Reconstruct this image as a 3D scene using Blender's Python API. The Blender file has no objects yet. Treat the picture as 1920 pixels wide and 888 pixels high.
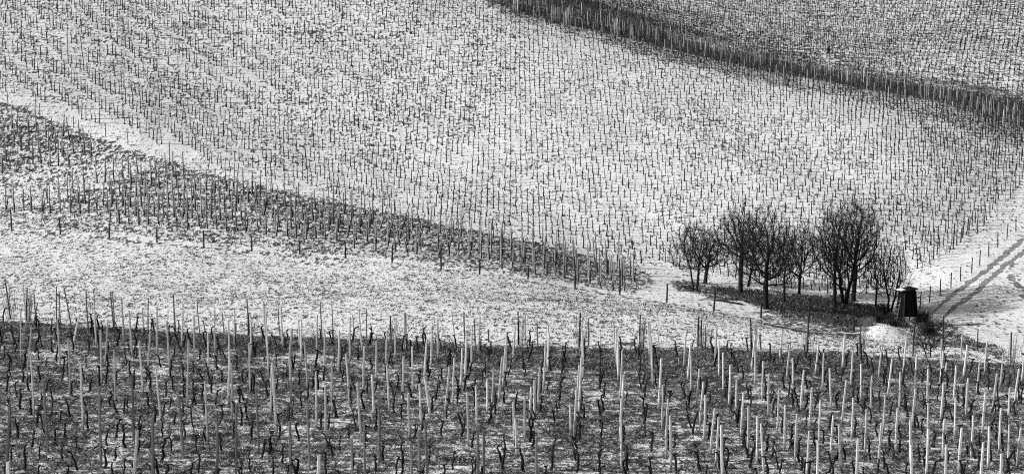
import bpy, bmesh, math, random
import numpy as np
from math import radians, sin, cos, pi

random.seed(7); rng = np.random.default_rng(7)
S = bpy.context.scene
COL = S.collection

# ------------------------------------------------------------------ camera
F = 3600.0                 # focal length in pixels of a 1920 wide frame
PITCH = radians(6.0)
cp, sp = cos(PITCH), sin(PITCH)
cam = bpy.data.cameras.new('camera'); cam.sensor_width = 36.0; cam.lens = F / 1920 * 36
cam.clip_start = 0.5; cam.clip_end = 6000
co = bpy.data.objects.new('camera', cam); COL.objects.link(co)
co.rotation_euler = (pi / 2 - PITCH, 0, 0)
S.camera = co

def ray(u, v):
    x = (np.asarray(u, float) - 960) / F; y = (444 - np.asarray(v, float)) / F
    return np.stack([x, cp + y * sp, -sp + y * cp], -1)

def project(P):
    P = np.asarray(P, float)
    d = P[..., 1] * cp - P[..., 2] * sp
    up = P[..., 1] * sp + P[..., 2] * cp
    return 960 + F * P[..., 0] / d, 444 - F * up / d, d

# ------------------------------------------------------------------ terrain
# (sight line, distance) pairs surveyed from the photograph
CT = [
 # vineyard in front: a level shelf
 *[(u, v, None) for u in (-500, 0, 480, 960, 1440, 1920, 2400) for v in (888, 800, 720, 655)],
 (1920, 690, 107), (1440, 640, 116),
 # meadow
 (0, 560, 135), (300, 540, 140), (600, 560, 134), (600, 500, 151), (900, 560, 134), (1200, 600, 125), (1500, 620, 124),
 (1700, 645, 126), (1300, 590, 130),
 (0, 435, 163), (300, 455, 158), (735, 492, 152), (1162, 552, 144), (1250, 567, 140), (1338, 583, 136), (1516, 600, 132),
 (1436, 579, 138), (1304, 545, 147), (1388, 550, 146), (1498, 553, 148), (1582, 570, 144), (1600, 563, 147), (1640, 600, 138), (1700, 606, 137),
 # right hand track and field
 (1800, 590, 142), (1920, 600, 140), (1850, 640, 126), (1920, 520, 152), (1850, 520, 153), (1770, 555, 147), (1920, 450, 166), (1724, 580, 144),
 (1800, 520, 153), (1905, 435, 170), (2300, 450, 168), (2300, 600, 138),
 # middle vineyard
 (0, 340, 176), (300, 370, 171), (600, 420, 164), (900, 470, 157), (0, 250, 184), (250, 320, 177),
 # path
 (0, 190, 189), (250, 270, 182), (600, 370, 171), (900, 440, 163), (1200, 510, 156), (-500, 120, 200),
 # large hillside
 (1300, 512, 157), (1500, 540, 152), (1690, 525, 155), (1800, 440, 168), (1900, 370, 178), (2300, 360, 176),
 (0, 100, 201), (0, 0, 216), (-500, 0, 220), (400, 200, 194), (400, 100, 207), (400, 0, 221), (700, 300, 183), (700, 200, 196), (800, 100, 210), (700, 0, 223),
 (900, 0, 226), (1000, 400, 170), (1000, 300, 183), (1000, 200, 196), (1000, 60, 217), (1200, 85, 219), (1300, 400, 170), (1300, 300, 183), (1300, 200, 198), (1300, 120, 212),
 (1552, 170, 208), (1550, 300, 184), (1550, 400, 170), (1750, 190, 206), (1750, 300, 184), (1915, 240, 200), (1915, 310, 186), (2300, 260, 196),
 # hollow behind the ridge and the far slope
 (1060, 10, 236), (1200, 50, 246), (1300, 85, 246), (1552, 125, 244), (1750, 158, 238), (1915, 195, 232), (2300, 210, 228),
 (1200, 15, 268), (1400, 60, 262), (1552, 95, 252), (1552, 50, 272), (1552, 0, 288), (1915, 120, 248), (1915, 60, 266), (1915, 0, 285), (1300, 0, 280), (1750, 0, 287), (2300, 0, 284), (2300, 120, 250),
]
pts = []
for u, v, D in CT:
    d = ray(u, v)
    if D is None: pts.append(d * (-18.5 / d[2]))
    else: pts.append(d * D)
pts = [list(p) for p in pts]
for X in (-400, -200, -60, 0, 60, 200, 400):
    pts += [[X, -60, 3.0], [X, 0, -2.6], [X, 30, -9.5], [X, 58, -15.8]]
for X in (-500, -300, -140, 0, 140, 300, 500):
    pts += [[X, 420, 34 - .02 * X], [X, 600, 60], [X, 900, 74], [X, 1500, 60]]
for X in (-500, -300):
    pts += [[X, 100, -14], [X, 160, -12], [X, 230, 8], [X, 300, 20]]
for X in (300, 500):
    pts += [[X, 100, -20], [X, 160, -20], [X, 230, -8], [X, 300, 8]]
pts = np.array(pts)
SC = 100.0
def tps_kernel(a, b):
    r2 = ((a[:, None, :] - b[None, :, :]) ** 2).sum(-1)
    return 0.5 * r2 * np.log(r2 + 1e-12)
C2 = pts[:, :2] / SC; n = len(C2)
A = np.zeros((n + 3, n + 3))
A[:n, :n] = tps_kernel(C2, C2) + np.eye(n) * 2e-4
A[:n, n] = 1; A[:n, n + 1:] = C2; A[n, :n] = 1; A[n + 1:, :n] = C2.T
wts = np.linalg.solve(A, np.concatenate([pts[:, 2], [0, 0, 0]]))
def tps(X, Y):
    out = np.empty(X.size); q = np.stack([X.ravel(), Y.ravel()], -1) / SC
    for i in range(0, len(q), 20000):
        c = q[i:i + 20000]
        out[i:i + 20000] = tps_kernel(c, C2) @ wts[:n] + wts[n] + c @ wts[n + 1:]
    return out.reshape(X.shape)

def axis(lo, hi, step, olo, ohi):
    a = list(np.arange(lo, hi + 1e-6, step)); s = step
    while a[-1] < ohi: s *= 1.25; a.append(a[-1] + min(s, 60))
    s = step; b = [a[0]]
    while b[-1] > olo: s *= 1.25; b.append(b[-1] - min(s, 60))
    return np.array(b[:0:-1] + a)
GX = axis(-92, 92, 0.45, -900, 900)
GY = axis(72, 318, 0.45, -60, 1500)

def vnoise(X, Y, cell, seed):
    r = np.random.default_rng(seed); T = r.random((257, 257)); T[256] = T[0]; T[:, 256] = T[:, 0]
    x = X / cell; y = Y / cell; xi = np.floor(x).astype(int); yi = np.floor(y).astype(int)
    fx = x - xi; fy = y - yi; fx = fx * fx * (3 - 2 * fx); fy = fy * fy * (3 - 2 * fy)
    xi %= 256; yi %= 256
    return (T[yi, xi] * (1 - fx) + T[yi, xi + 1] * fx) * (1 - fy) + (T[yi + 1, xi] * (1 - fx) + T[yi + 1, xi + 1] * fx) * fy

MX, MY = np.meshgrid(GX, GY)
# coarse evaluation of the spline, then the small lumps of real soil
GZ = tps(MX, MY)
near = np.clip((330 - MY) / 60, 0, 1)
GZ += near * (0.22 * (vnoise(MX, MY, 6, 1) - .5) + 0.12 * (vnoise(MX, MY, 1.7, 2) - .5) + 0.05 * (vnoise(MX, MY, .8, 3) - .5))

def H(x, y):
    x = np.asarray(x, float); y = np.asarray(y, float)
    i = np.clip(np.searchsorted(GX, x) - 1, 0, len(GX) - 2); j = np.clip(np.searchsorted(GY, y) - 1, 0, len(GY) - 2)
    fx = (x - GX[i]) / (GX[i + 1] - GX[i]); fy = (y - GY[j]) / (GY[j + 1] - GY[j])
    return (GZ[j, i] * (1 - fx) + GZ[j, i + 1] * fx) * (1 - fy) + (GZ[j + 1, i] * (1 - fx) + GZ[j + 1, i + 1] * fx) * fy

def at(u, v):
    """ground points seen along the sight lines (u, v): (N,3)"""
    u = np.atleast_1d(np.asarray(u, float)); v = np.atleast_1d(np.asarray(v, float))
    d = ray(u, v); T = np.arange(60, 420, .4)
    P = d[:, None, :] * T[None, :, None]
    below = P[..., 2] < H(P[..., 0], P[..., 1])
    k = np.where(below.any(1), below.argmax(1), len(T) - 1); k = np.maximum(k, 1)
    lo = T[k - 1]; hi = T[k]
    for _ in range(14):
        m = (lo + hi) / 2; Q = d * m[:, None]; b = Q[:, 2] < H(Q[:, 0], Q[:, 1])
        hi = np.where(b, m, hi); lo = np.where(b, lo, m)
    Q = d * hi[:, None]; Q[:, 2] = H(Q[:, 0], Q[:, 1])
    return Q

def region(px):
    """outline on the ground (X, Y) of an area surveyed as sight lines"""
    px = np.array(px, float); out = []
    for a, b in zip(px, np.roll(px, -1, 0)):
        k = max(1, int(np.hypot(*(b - a)) / 60))
        for t in range(k): out.append(a + (b - a) * t / k)
    out = np.array(out); return at(out[:, 0], out[:, 1])[:, :2]

def inside(poly, x, y):
    x = np.asarray(x, float); y = np.asarray(y, float); c = np.zeros(x.shape, bool)
    px, py = poly[:, 0], poly[:, 1]; qx, qy = np.roll(px, 1), np.roll(py, 1)
    for a, b, e, f in zip(px, py, qx, qy):
        if b == f: continue
        m = ((b > y) != (f > y)) & (x < (e - a) * (y - b) / (f - b) + a); c ^= m
    return c

def linedist(line, x, y):
    d = np.full(np.shape(x), 1e9)
    for a, b in zip(line[:-1], line[1:]):
        ab = b - a; L = (ab ** 2).sum() + 1e-9
        t = np.clip(((x - a[0]) * ab[0] + (y - a[1]) * ab[1]) / L, 0, 1)
        d = np.minimum(d, np.hypot(x - a[0] - t * ab[0], y - a[1] - t * ab[1]))
    return d
def gline(px):
    px = np.array(px, float); out = []
    for a, b in zip(px[:-1], px[1:]):
        k = max(1, int(np.hypot(*(b - a)) / 40))
        for t in range(k): out.append(a + (b - a) * t / k)
    out.append(px[-1]); out = np.array(out); return at(out[:, 0], out[:, 1])[:, :2]

# ---- areas of the ground
CREST = [(-450, 575), (-150, 592), (0, 602), (160, 612), (320, 622), (480, 630), (640, 636), (800, 643), (960, 649), (1280, 656), (1600, 664), (1760, 674), (1920, 687), (2070, 697), (2400, 722)]
R_front = region(CREST + [(2400, 1000), (-450, 1000)])
R_crest = region(CREST + [(u, v + float(np.interp(u, (0, 700, 1200), (20, 34, 40)))) for u, v in CREST[::-1]])
FENCE = [(-150, 412), (0, 432), (110, 440), (205, 447), (380, 465), (560, 479), (735, 493), (900, 514), (1078, 540), (1250, 568), (1338, 584), (1430, 604), (1520, 622), (1600, 626)]
R_meadow = region(FENCE + [(1612, 622), (1660, 612), (1720, 625), (1770, 645), (1830, 655), (1920, 680)] + CREST[12:1:-1] + [(-150, 592)])
PATH_LO = [(-150, 150), (0, 198), (60, 213), (150, 250), (250, 286), (330, 310), (420, 336), (560, 368), (700, 394), (850, 428), (1000, 456), (1150, 492), (1215, 512)]
PATH_UP = [(-150, 122), (0, 176), (60, 192), (115, 214), (235, 250), (300, 272), (420, 321), (550, 354), (700, 390), (850, 423), (1000, 451), (1150, 486), (1240, 500)]
R_path = region(PATH_LO + PATH_UP[::-1])
R_mid = region(PATH_LO + [(1225, 530), (1190, 552)] + [(1162, 548), (1078, 533), (900, 506), (735, 486), (560, 471), (380, 456), (205, 439), (110, 432), (0, 424), (-150, 402)])
R_midright = region([(420, 350), (560, 372), (700, 398), (850, 432), (1000, 460), (1150, 492), (1190, 510), (1100, 520), (900, 480), (700, 450), (520, 420)])
R_mid2 = region([(-100, 190), (0, 215), (60, 228), (150, 262), (200, 285), (130, 318), (0, 330), (-100, 330)])
R_gap = region([(-150, 320), (0, 345), (110, 338), (180, 322), (240, 300), (300, 312), (190, 345), (110, 375), (0, 400), (-150, 380)])
R_hill = region(PATH_UP + [(1330, 512), (1400, 528), (1500, 546), (1600, 556), (1672, 545), (1712, 515), (1745, 500), (1790, 468), (1830, 440), (1870, 400), (1920, 355), (2070, 270),
                (2070, 262), (1920, 240), (1750, 188), (1600, 163), (1400, 124), (1200, 73), (1050, 28), (960, 3), (800, -45), (-150, -60)])
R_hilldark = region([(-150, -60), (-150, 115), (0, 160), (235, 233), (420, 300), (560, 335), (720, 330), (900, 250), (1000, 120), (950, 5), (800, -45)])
R_rim = region([(960, 3), (1050, 28), (1200, 73), (1400, 124), (1600, 163), (1750, 188), (1920, 240), (1920, 285), (1750, 222), (1600, 188), (1400, 150), (1200, 102), (1020, 50), (900, 12)])
R_band = region([(870, -24), (908, 2), (1000, 34), (1050, 45), (1120, 59), (1200, 78), (1400, 126), (1600, 163), (1750, 188), (1920, 240), (2070, 292), (2070, 225), (1920, 186), (1750, 166), (1650, 150), (1500, 124), (1330, 88), (1200, 50), (1060, 8), (1000, -30)])
R_bandfar = region([(1060, 8), (1200, 50), (1330, 88), (1500, 124), (1650, 150), (1750, 166), (1920, 186), (2070, 225), (2070, 205), (1920, 170), (1750, 148), (1650, 134), (1500, 104), (1330, 66), (1200, 30), (1060, -14)])
R_thick = region([(880, -28), (908, -2), (1000, 30), (1050, 41), (1120, 55), (1200, 74), (1400, 122), (1600, 160), (1750, 186), (1920, 238), (2070, 290), (2070, 250), (1920, 205), (1750, 178), (1650, 162), (1500, 136), (1330, 100), (1200, 62), (1060, 18), (1000, -30)])
R_bandsnow = region([(1740, 176), (1800, 186), (1880, 204), (1840, 206), (1760, 190)])
R_far = region([(1000, -30), (1060, 6), (1200, 47), (1330, 84), (1500, 120), (1650, 146), (1750, 162), (1920, 182), (2070, 220), (2070, -60), (1000, -60)])
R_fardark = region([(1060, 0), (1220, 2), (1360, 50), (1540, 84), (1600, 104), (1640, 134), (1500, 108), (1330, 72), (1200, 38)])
R_orch = region([(1262, 540), (1290, 528), (1330, 531), (1400, 541), (1470, 549), (1560, 557), (1600, 564), (1640, 572), (1690, 590), (1712, 618), (1760, 640), (1790, 646), (1720, 626), (1690, 616), (1650, 604), (1620, 617), (1600, 624), (1560, 618), (1510, 604), (1460, 594), (1430, 583), (1395, 565), (1350, 560), (1300, 550)])
R_orchcore = region([(1330, 538), (1400, 547), (1470, 555), (1560, 563), (1600, 570), (1640, 578), (1690, 594), (1712, 618), (1690, 614), (1650, 602), (1620, 612), (1570, 604), (1510, 594), (1460, 586), (1430, 574), (1380, 558)])
R_orchtail = region([(1420, 590), (1460, 594), (1510, 604), (1560, 618), (1600, 624), (1590, 628), (1520, 622), (1440, 606)])
R_scrub = region([(1712, 582), (1760, 596), (1790, 612), (1830, 640), (1900, 672), (1860, 668), (1800, 652), (1750, 642), (1712, 622)])
R_mound = region([(1618, 626), (1634, 612), (1652, 606), (1675, 612), (1700, 622), (1716, 632), (1700, 642), (1640, 642)])
L_rut = gline([(2070, 330), (1960, 418), (1920, 447), (1870, 488), (1830, 520), (1795, 545), (1765, 568), (1735, 592)])
L_rut2 = gline([(2070, 350), (1960, 440), (1920, 471), (1890, 492), (1862, 517), (1830, 548), (1800, 566), (1778, 584), (1760, 606)])
L_rut3 = gline([(1940, 580), (1915, 540), (1900, 520), (1893, 505), (1900, 490)])
L_ditch = gline(PATH_LO)
L_fence = gline(FENCE)
L_bank = gline([(1430, 606), (1520, 624), (1600, 628)])

# snow pile beside the hunting hide: a real heap
mc = at([1664], [632])[0]
bump = np.exp(-(((MX - mc[0]) / 1.6) ** 2 + ((MY - mc[1]) / 2.8) ** 2) * 1.1)
GZ += 0.85 * np.clip(bump - .08, 0, 1)
# the two wheel ruts are cut into the track
nearmask = (MX > 20) & (MX < 95) & (MY > 110) & (MY < 260)
for L in (L_rut, L_rut2):
    dd = np.full(MX.shape, 9.0); dd[nearmask] = linedist(L, MX[nearmask], MY[nearmask])
    GZ -= 0.05 * np.exp(-(dd / .45) ** 2)

# ---- share of bare ground on each vertex -> threshold of the snow noise
cover = np.full(MX.shape, .17); coarse = np.full(MX.shape, .3); tone = np.full(MX.shape, .06)
fine = (np.abs(MX) < 100) & (MY > 60) & (MY < 330)
fx, fy = MX[fine], MY[fine]
def put(reg, c, k=None, t=None, rag=1.0):
    m = inside(reg, fx + rag * 1.1 * (vnoise(fx, fy, 1.5, 9) - .5), fy + rag * 2.4 * (vnoise(fx, fy, 1.7, 11) - .5))
    a = cover[fine]; a[m] = c; cover[fine] = a
    if k is not None: a = coarse[fine]; a[m] = k; coarse[fine] = a
    if t is not None: a = tone[fine]; a[m] = t; tone[fine] = a
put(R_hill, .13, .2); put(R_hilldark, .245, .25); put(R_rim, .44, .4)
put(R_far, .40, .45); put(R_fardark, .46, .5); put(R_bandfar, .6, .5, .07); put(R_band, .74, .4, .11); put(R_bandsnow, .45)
put(R_mid, .40, .1); put(R_mid2, .46, .1); put(R_midright, .54, .12); put(R_gap, .17, .15); put(R_path, .13, .35)
put(R_meadow, .20, .25)
put(R_front, .53, .55, .085, 1.5); put(R_crest, .76, .5, .09, 2.2)
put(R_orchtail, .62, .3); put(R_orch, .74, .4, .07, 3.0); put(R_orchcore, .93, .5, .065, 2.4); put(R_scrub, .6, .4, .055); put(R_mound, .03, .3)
def putline(L, w, c, t=None):
    d = np.full(fx.shape, 9.); m = fx > -99; d[m] = linedist(L, fx[m], fy[m]); d += .5 * (vnoise(fx, fy, 1.2, 21) - .5)
    m = d < w; a = cover[fine]; a[m] = c; cover[fine] = a
    if t is not None: a = tone[fine]; a[m] = t; tone[fine] = a
putline(L_ditch, .4, .62); putline(L_fence, .45, .42); putline(L_bank, .5, .97, .03)
for L in (L_rut, L_rut2):
    putline(L, 1.1, .09)
putline(L_rut3, .25, .7, .12)
# Gaussian quantile of the cover
def quant(p):
    p = np.clip(p, .005, .995); s = np.where(p < .5, -1, 1); q = np.where(p < .5, p, 1 - p)
    t = np.sqrt(-2 * np.log(q)); return s * (t - (2.30753 + .27061 * t) / (1 + .99229 * t + .04481 * t * t))
QV = quant(cover)

# ------------------------------------------------------------------ materials
def new_mat(name, rough=.85):
    m = bpy.data.materials.new(name); m.use_nodes = True; nt = m.node_tree
    b = nt.nodes['Principled BSDF']; b.inputs['Roughness'].default_value = rough
    try: b.inputs['Specular IOR Level'].default_value = .2
    except Exception: pass
    return m, nt, b
def grey(x): return (x, x, x, 1)
def wood_mat(name, lo, hi, scale=(6, 6, 1.2), rough=.8, rnd=.35):
    m, nt, b = new_mat(name, rough); N = nt.nodes.new; L = nt.links.new
    tc = N('ShaderNodeTexCoord'); mp = N('ShaderNodeMapping'); mp.inputs['Scale'].default_value = scale
    no = N('ShaderNodeTexNoise'); no.inputs['Scale'].default_value = 5; no.inputs['Detail'].default_value = 4
    oi = N('ShaderNodeObjectInfo'); cr = N('ShaderNodeMapRange'); cr.inputs['From Min'].default_value = .3; cr.inputs['From Max'].default_value = .7
    cr.inputs['To Min'].default_value = lo; cr.inputs['To Max'].default_value = hi
    vr = N('ShaderNodeMapRange'); vr.inputs['To Min'].default_value = 1 - rnd; vr.inputs['To Max'].default_value = 1 + rnd * .4
    mu = N('ShaderNodeMath'); mu.operation = 'MULTIPLY'; cc = N('ShaderNodeCombineColor')
    L(tc.outputs['Object'], mp.inputs[0]); L(mp.outputs[0], no.inputs['Vector']); L(no.outputs['Fac'], cr.inputs['Value'])
    L(oi.outputs['Random'], vr.inputs['Value']); L(cr.outputs[0], mu.inputs[0]); L(vr.outputs[0], mu.inputs[1])
    for i in range(3): L(mu.outputs[0], cc.inputs[i])
    L(cc.outputs[0], b.inputs['Base Color'])
    bp = N('ShaderNodeBump'); bp.inputs['Strength'].default_value = .4; bp.inputs['Distance'].default_value = .02
    L(no.outputs['Fac'], bp.inputs['Height']); L(bp.outputs[0], b.inputs['Normal'])
    return m
M_stake = wood_mat('split_pale_wood', .30, .85, (11, 11, 1.6), rnd=.35)
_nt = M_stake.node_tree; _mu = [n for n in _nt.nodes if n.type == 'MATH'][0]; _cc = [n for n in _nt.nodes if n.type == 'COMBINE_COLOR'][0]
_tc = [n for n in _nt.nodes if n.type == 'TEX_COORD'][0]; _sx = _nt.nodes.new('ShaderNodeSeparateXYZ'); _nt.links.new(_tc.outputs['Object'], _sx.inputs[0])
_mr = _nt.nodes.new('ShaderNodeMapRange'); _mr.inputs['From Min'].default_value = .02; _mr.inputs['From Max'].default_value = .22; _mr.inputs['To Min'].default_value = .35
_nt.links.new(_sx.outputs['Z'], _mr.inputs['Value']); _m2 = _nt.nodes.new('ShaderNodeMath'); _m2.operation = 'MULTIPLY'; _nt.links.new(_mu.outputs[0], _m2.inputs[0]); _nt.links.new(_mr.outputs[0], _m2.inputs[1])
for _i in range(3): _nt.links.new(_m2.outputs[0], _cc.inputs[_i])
M_greystake = wood_mat('grey_shade_wood', .12, .22)  # plain grey on the hide; on front stakes its darker tone paints in shade
M_darkpost = wood_mat('dark_wood', .010, .03)
M_midstake = wood_mat('grey_wood', .16, .40)
M_edgestake = wood_mat('darker_grey_wood', .07, .20)  # darker grey tone for most stakes along the far edge
M_vine = wood_mat('vine_bark', .006, .02, (8, 8, 3))
M_cane = wood_mat('cane_bark', .05, .20, (8, 8, 3))
M_thicket = wood_mat('brush_bark', .02, .09, (3, 3, 3))
M_hillvine = wood_mat('young_vine_bark', .008, .026, (8, 8, 3))
M_bark = wood_mat('tree_bark', .004, .011, (5, 5, 2))
M_twig = wood_mat('twig_bark', .005, .012, (5, 5, 2))
M_plank = wood_mat('tarred_planks', .003, .012, (9, 9, .5))
M_plank.node_tree.nodes['Principled BSDF'].inputs['Specular IOR Level'].default_value = 0.02
_nt = M_plank.node_tree; _g = _nt.nodes.new('ShaderNodeNewGeometry'); _m = _nt.nodes.new('ShaderNodeMapRange'); _m.inputs['To Min'].default_value = .35; _m.inputs['To Max'].default_value = 1.9
_mu = [n for n in _nt.nodes if n.type == 'MATH'][0]; _m2 = _nt.nodes.new('ShaderNodeMath'); _m2.operation = 'MULTIPLY'; _nt.links.new(_g.outputs['Random Per Island'], _m.inputs['Value'])
_cc = [n for n in _nt.nodes if n.type == 'COMBINE_COLOR'][0]; _nt.links.new(_mu.outputs[0], _m2.inputs[0]); _nt.links.new(_m.outputs[0], _m2.inputs[1])
for _i in range(3): _nt.links.new(_m2.outputs[0], _cc.inputs[_i])
M_cloth = wood_mat('dark_cloth', .008, .016)
M_skin = wood_mat('skin', .25, .3)
M_sleeve = wood_mat('pale_plastic', .4, .5)

def grass_mat(name, lo, hi, p=1.6):
    m, nt, b = new_mat(name, .9); N = nt.nodes.new; L = nt.links.new
    ge = N('ShaderNodeNewGeometry'); pw = N('ShaderNodeMath'); pw.operation = 'POWER'; pw.inputs[1].default_value = p
    mr = N('ShaderNodeMapRange'); mr.inputs['To Min'].default_value = lo; mr.inputs['To Max'].default_value = hi
    cc = N('ShaderNodeCombineColor'); L(ge.outputs['Random Per Island'], pw.inputs[0]); L(pw.outputs[0], mr.inputs['Value'])
    for i in range(3): L(mr.outputs[0], cc.inputs[i])
    L(cc.outputs[0], b.inputs['Base Color']); return m
M_grass = grass_mat('dry_grass', .02, .42, 2.2)
M_darkgrass = grass_mat('dark_grass', .015, .24, 2.6)
M_tuft = grass_mat('meadow_tuft', .02, .16, 1.6)

def snow_only(name):
    m, nt, b = new_mat(name, .6); N = nt.nodes.new; L = nt.links.new
    no = N('ShaderNodeTexNoise'); no.inputs['Scale'].default_value = 6; cr = N('ShaderNodeMapRange'); cr.inputs['To Min'].default_value = .6; cr.inputs['To Max'].default_value = .9
    cc = N('ShaderNodeCombineColor'); L(no.outputs['Fac'], cr.inputs['Value'])
    for i in range(3): L(cr.outputs[0], cc.inputs[i])
    L(cc.outputs[0], b.inputs['Base Color']); return m
M_snow = snow_only('snow_cover')

def ground_mat():
    m, nt, b = new_mat('snow_and_grass', .8); N = nt.nodes.new; L = nt.links.new
    def attr(n):
        a = N('ShaderNodeAttribute'); a.attribute_name = n; return a.outputs['Fac']
    def math(op, a, c=None, clamp=False):
        x = N('ShaderNodeMath'); x.operation = op; x.use_clamp = clamp
        for i, s in enumerate((a, c)):
            if s is None: continue
            if isinstance(s, (int, float)): x.inputs[i].default_value = s
            else: L(s, x.inputs[i])
        return x.outputs[0]
    def noise(scale, detail, rough, vec, sc=(1, 1, 1)):
        mp = N('ShaderNodeMapping'); mp.inputs['Scale'].default_value = sc; L(vec, mp.inputs[0])
        t = N('ShaderNodeTexNoise'); t.inputs['Scale'].default_value = scale; t.inputs['Detail'].default_value = detail; t.inputs['Roughness'].default_value = rough
        L(mp.outputs[0], t.inputs['Vector']); return t.outputs['Fac']
    pos = N('ShaderNodeTexCoord').outputs['Object']
    nf = noise(3.3, 3, .62, pos, (1, .45, .7))
    nc = noise(1.9, 4, .68, pos, (.48, 1.15, .7))
    nv = noise(.16, 2, .5, pos)
    k = attr('coarse')
    a = math('MULTIPLY', math('SUBTRACT', nf, .5), math('SUBTRACT', 1.0, k))
    c = math('MULTIPLY', math('SUBTRACT', nc, .5), k)
    s = math('MULTIPLY', math('ADD', a, c), 13.0)                      # about unit deviation
    s = math('ADD', s, math('MULTIPLY', math('SUBTRACT', nv, .5), 1.5))  # patches of thaw
    d = math('ADD', s, attr('bare'))                                    # > 0: bare ground
    mask = math('ADD', math('MULTIPLY', d, 1.15), .5, True)
    fb = noise(11, 3, .7, pos, (1, .35, .6))
    snow = math('MINIMUM', math('ADD', math('MULTIPLY', fb, 1.15), .20, True), .88)
    soil = math('MULTIPLY', attr('tone'), math('ADD', math('MULTIPLY', math('POWER', fb, 2.0), 5.0), .15))
    mixn = N('ShaderNodeMix'); mixn.data_type = 'FLOAT'; L(mask, mixn.inputs[0]); L(snow, mixn.inputs[2]); L(soil, mixn.inputs[3])
    cc = N('ShaderNodeCombineColor')
    for i in range(3): L(mixn.outputs[0], cc.inputs[i])
    L(cc.outputs[0], b.inputs['Base Color'])
    bp = N('ShaderNodeBump'); bp.inputs['Strength'].default_value = .8; bp.inputs['Distance'].default_value = .10
    hgt = math('ADD', math('MULTIPLY', nf, .7), math('MULTIPLY', fb, .5))
    L(hgt, bp.inputs['Height']); L(bp.outputs[0], b.inputs['Normal'])
    return m
M_ground = ground_mat()

# ------------------------------------------------------------------ mesh helpers
def grid_mesh(name, X, Y, Z):
    ny, nx = X.shape; me = bpy.data.meshes.new(name)
    me.vertices.add(nx * ny); me.vertices.foreach_set('co', np.stack([X, Y, Z], -1).astype(np.float32).ravel())
    i = np.arange(nx * ny).reshape(ny, nx); q = np.stack([i[:-1, :-1], i[:-1, 1:], i[1:, 1:], i[1:, :-1]], -1).reshape(-1, 4)
    me.loops.add(q.size); me.loops.foreach_set('vertex_index', q.ravel().astype(np.int32))
    me.polygons.add(len(q)); me.polygons.foreach_set('loop_start', np.arange(0, q.size, 4, dtype=np.int32))
    me.polygons.foreach_set('loop_total', np.full(len(q), 4, np.int32)); me.polygons.foreach_set('use_smooth', np.ones(len(q), bool))
    me.update(calc_edges=True); return me
def tri_mesh(name, V, T):
    me = bpy.data.meshes.new(name); V = np.asarray(V, np.float32); T = np.asarray(T, np.int32); k = T.shape[1]
    me.vertices.add(len(V)); me.vertices.foreach_set('co', V.ravel()); me.loops.add(T.size); me.loops.foreach_set('vertex_index', T.ravel())
    me.polygons.add(len(T)); me.polygons.foreach_set('loop_start', np.arange(0, T.size, k, dtype=np.int32)); me.polygons.foreach_set('loop_total', np.full(len(T), k, np.int32))
    me.update(calc_edges=True); return me

class MB:
    def __init__(s): s.v = []; s.f = []
    def tube(s, path, radii, sides=6, cap=True):
        path = np.asarray(path, float); n0 = len(s.v); k = len(path)
        for i in range(k):
            t = path[min(i + 1, k - 1)] - path[max(i - 1, 0)]; t /= np.linalg.norm(t) + 1e-9
            a = np.cross(t, (0.31, .9, .2) if abs(t[2]) > .5 else (0, 0, 1.)); a /= np.linalg.norm(a) + 1e-9; b = np.cross(t, a)
            for j in range(sides):
                w = 2 * pi * j / sides; s.v.append(path[i] + radii[i] * (cos(w) * a + sin(w) * b))
        for i in range(k - 1):
            for j in range(sides):
                p = n0 + i * sides + j; q = n0 + i * sides + (j + 1) % sides
                s.f.append((p, q, q + sides, p + sides))
        if cap:
            s.f.append(tuple(n0 + j for j in range(sides))[::-1]); s.f.append(tuple(n0 + (k - 1) * sides + j for j in range(sides)))
        return s
    def box(s, c, size, axes=None):
        c = np.asarray(c, float); n0 = len(s.v); ax = np.eye(3) if axes is None else np.asarray(axes, float)
        for z in (-.5, .5):
            for x, y in ((-.5, -.5), (.5, -.5), (.5, .5), (-.5, .5)):
                s.v.append(c + ax[0] * x * size[0] + ax[1] * y * size[1] + ax[2] * z * size[2])
        for f in ((3, 2, 1, 0), (4, 5, 6, 7), (0, 1, 5, 4), (1, 2, 6, 5), (2, 3, 7, 6), (3, 0, 4, 7)): s.f.append(tuple(n0 + i for i in f))
        return s
    def hexa(s, P):
        n0 = len(s.v); s.v += [np.asarray(p, float) for p in P]
        for f in ((3, 2, 1, 0), (4, 5, 6, 7), (0, 1, 5, 4), (1, 2, 6, 5), (2, 3, 7, 6), (3, 0, 4, 7)): s.f.append(tuple(n0 + i for i in f))
        return s
    def mesh(s, name, mat, smooth=False):
        me = bpy.data.meshes.new(name); me.from_pydata([tuple(p) for p in s.v], [], s.f)
        if smooth: me.polygons.foreach_set('use_smooth', np.ones(len(me.polygons), bool))
        me.materials.append(mat); me.update(); return me
def link(name, data, parent=None, loc=None):
    o = bpy.data.objects.new(name, data); COL.objects.link(o)
    if parent is not None: o.parent = parent
    if loc is not None: o.location = [float(c) for c in loc]
    return o
def tag(o, label=None, cat=None, group=None, kind=None):
    for k, v in (('label', label), ('category', cat), ('group', group), ('kind', kind)):
        if v: o[k] = v
    return o
def copy_tree(o, parent=None):
    c = o.copy(); COL.objects.link(c); c.parent = parent
    for ch in o.children: copy_tree(ch, c)
    return c

# ------------------------------------------------------------------ ground
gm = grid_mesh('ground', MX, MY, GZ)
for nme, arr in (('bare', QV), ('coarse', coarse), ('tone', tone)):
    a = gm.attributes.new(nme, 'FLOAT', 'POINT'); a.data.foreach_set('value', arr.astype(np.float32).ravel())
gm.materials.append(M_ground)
tag(link('ground', gm), 'snowy hillside ground with dark grass showing through', kind='structure')

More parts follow.
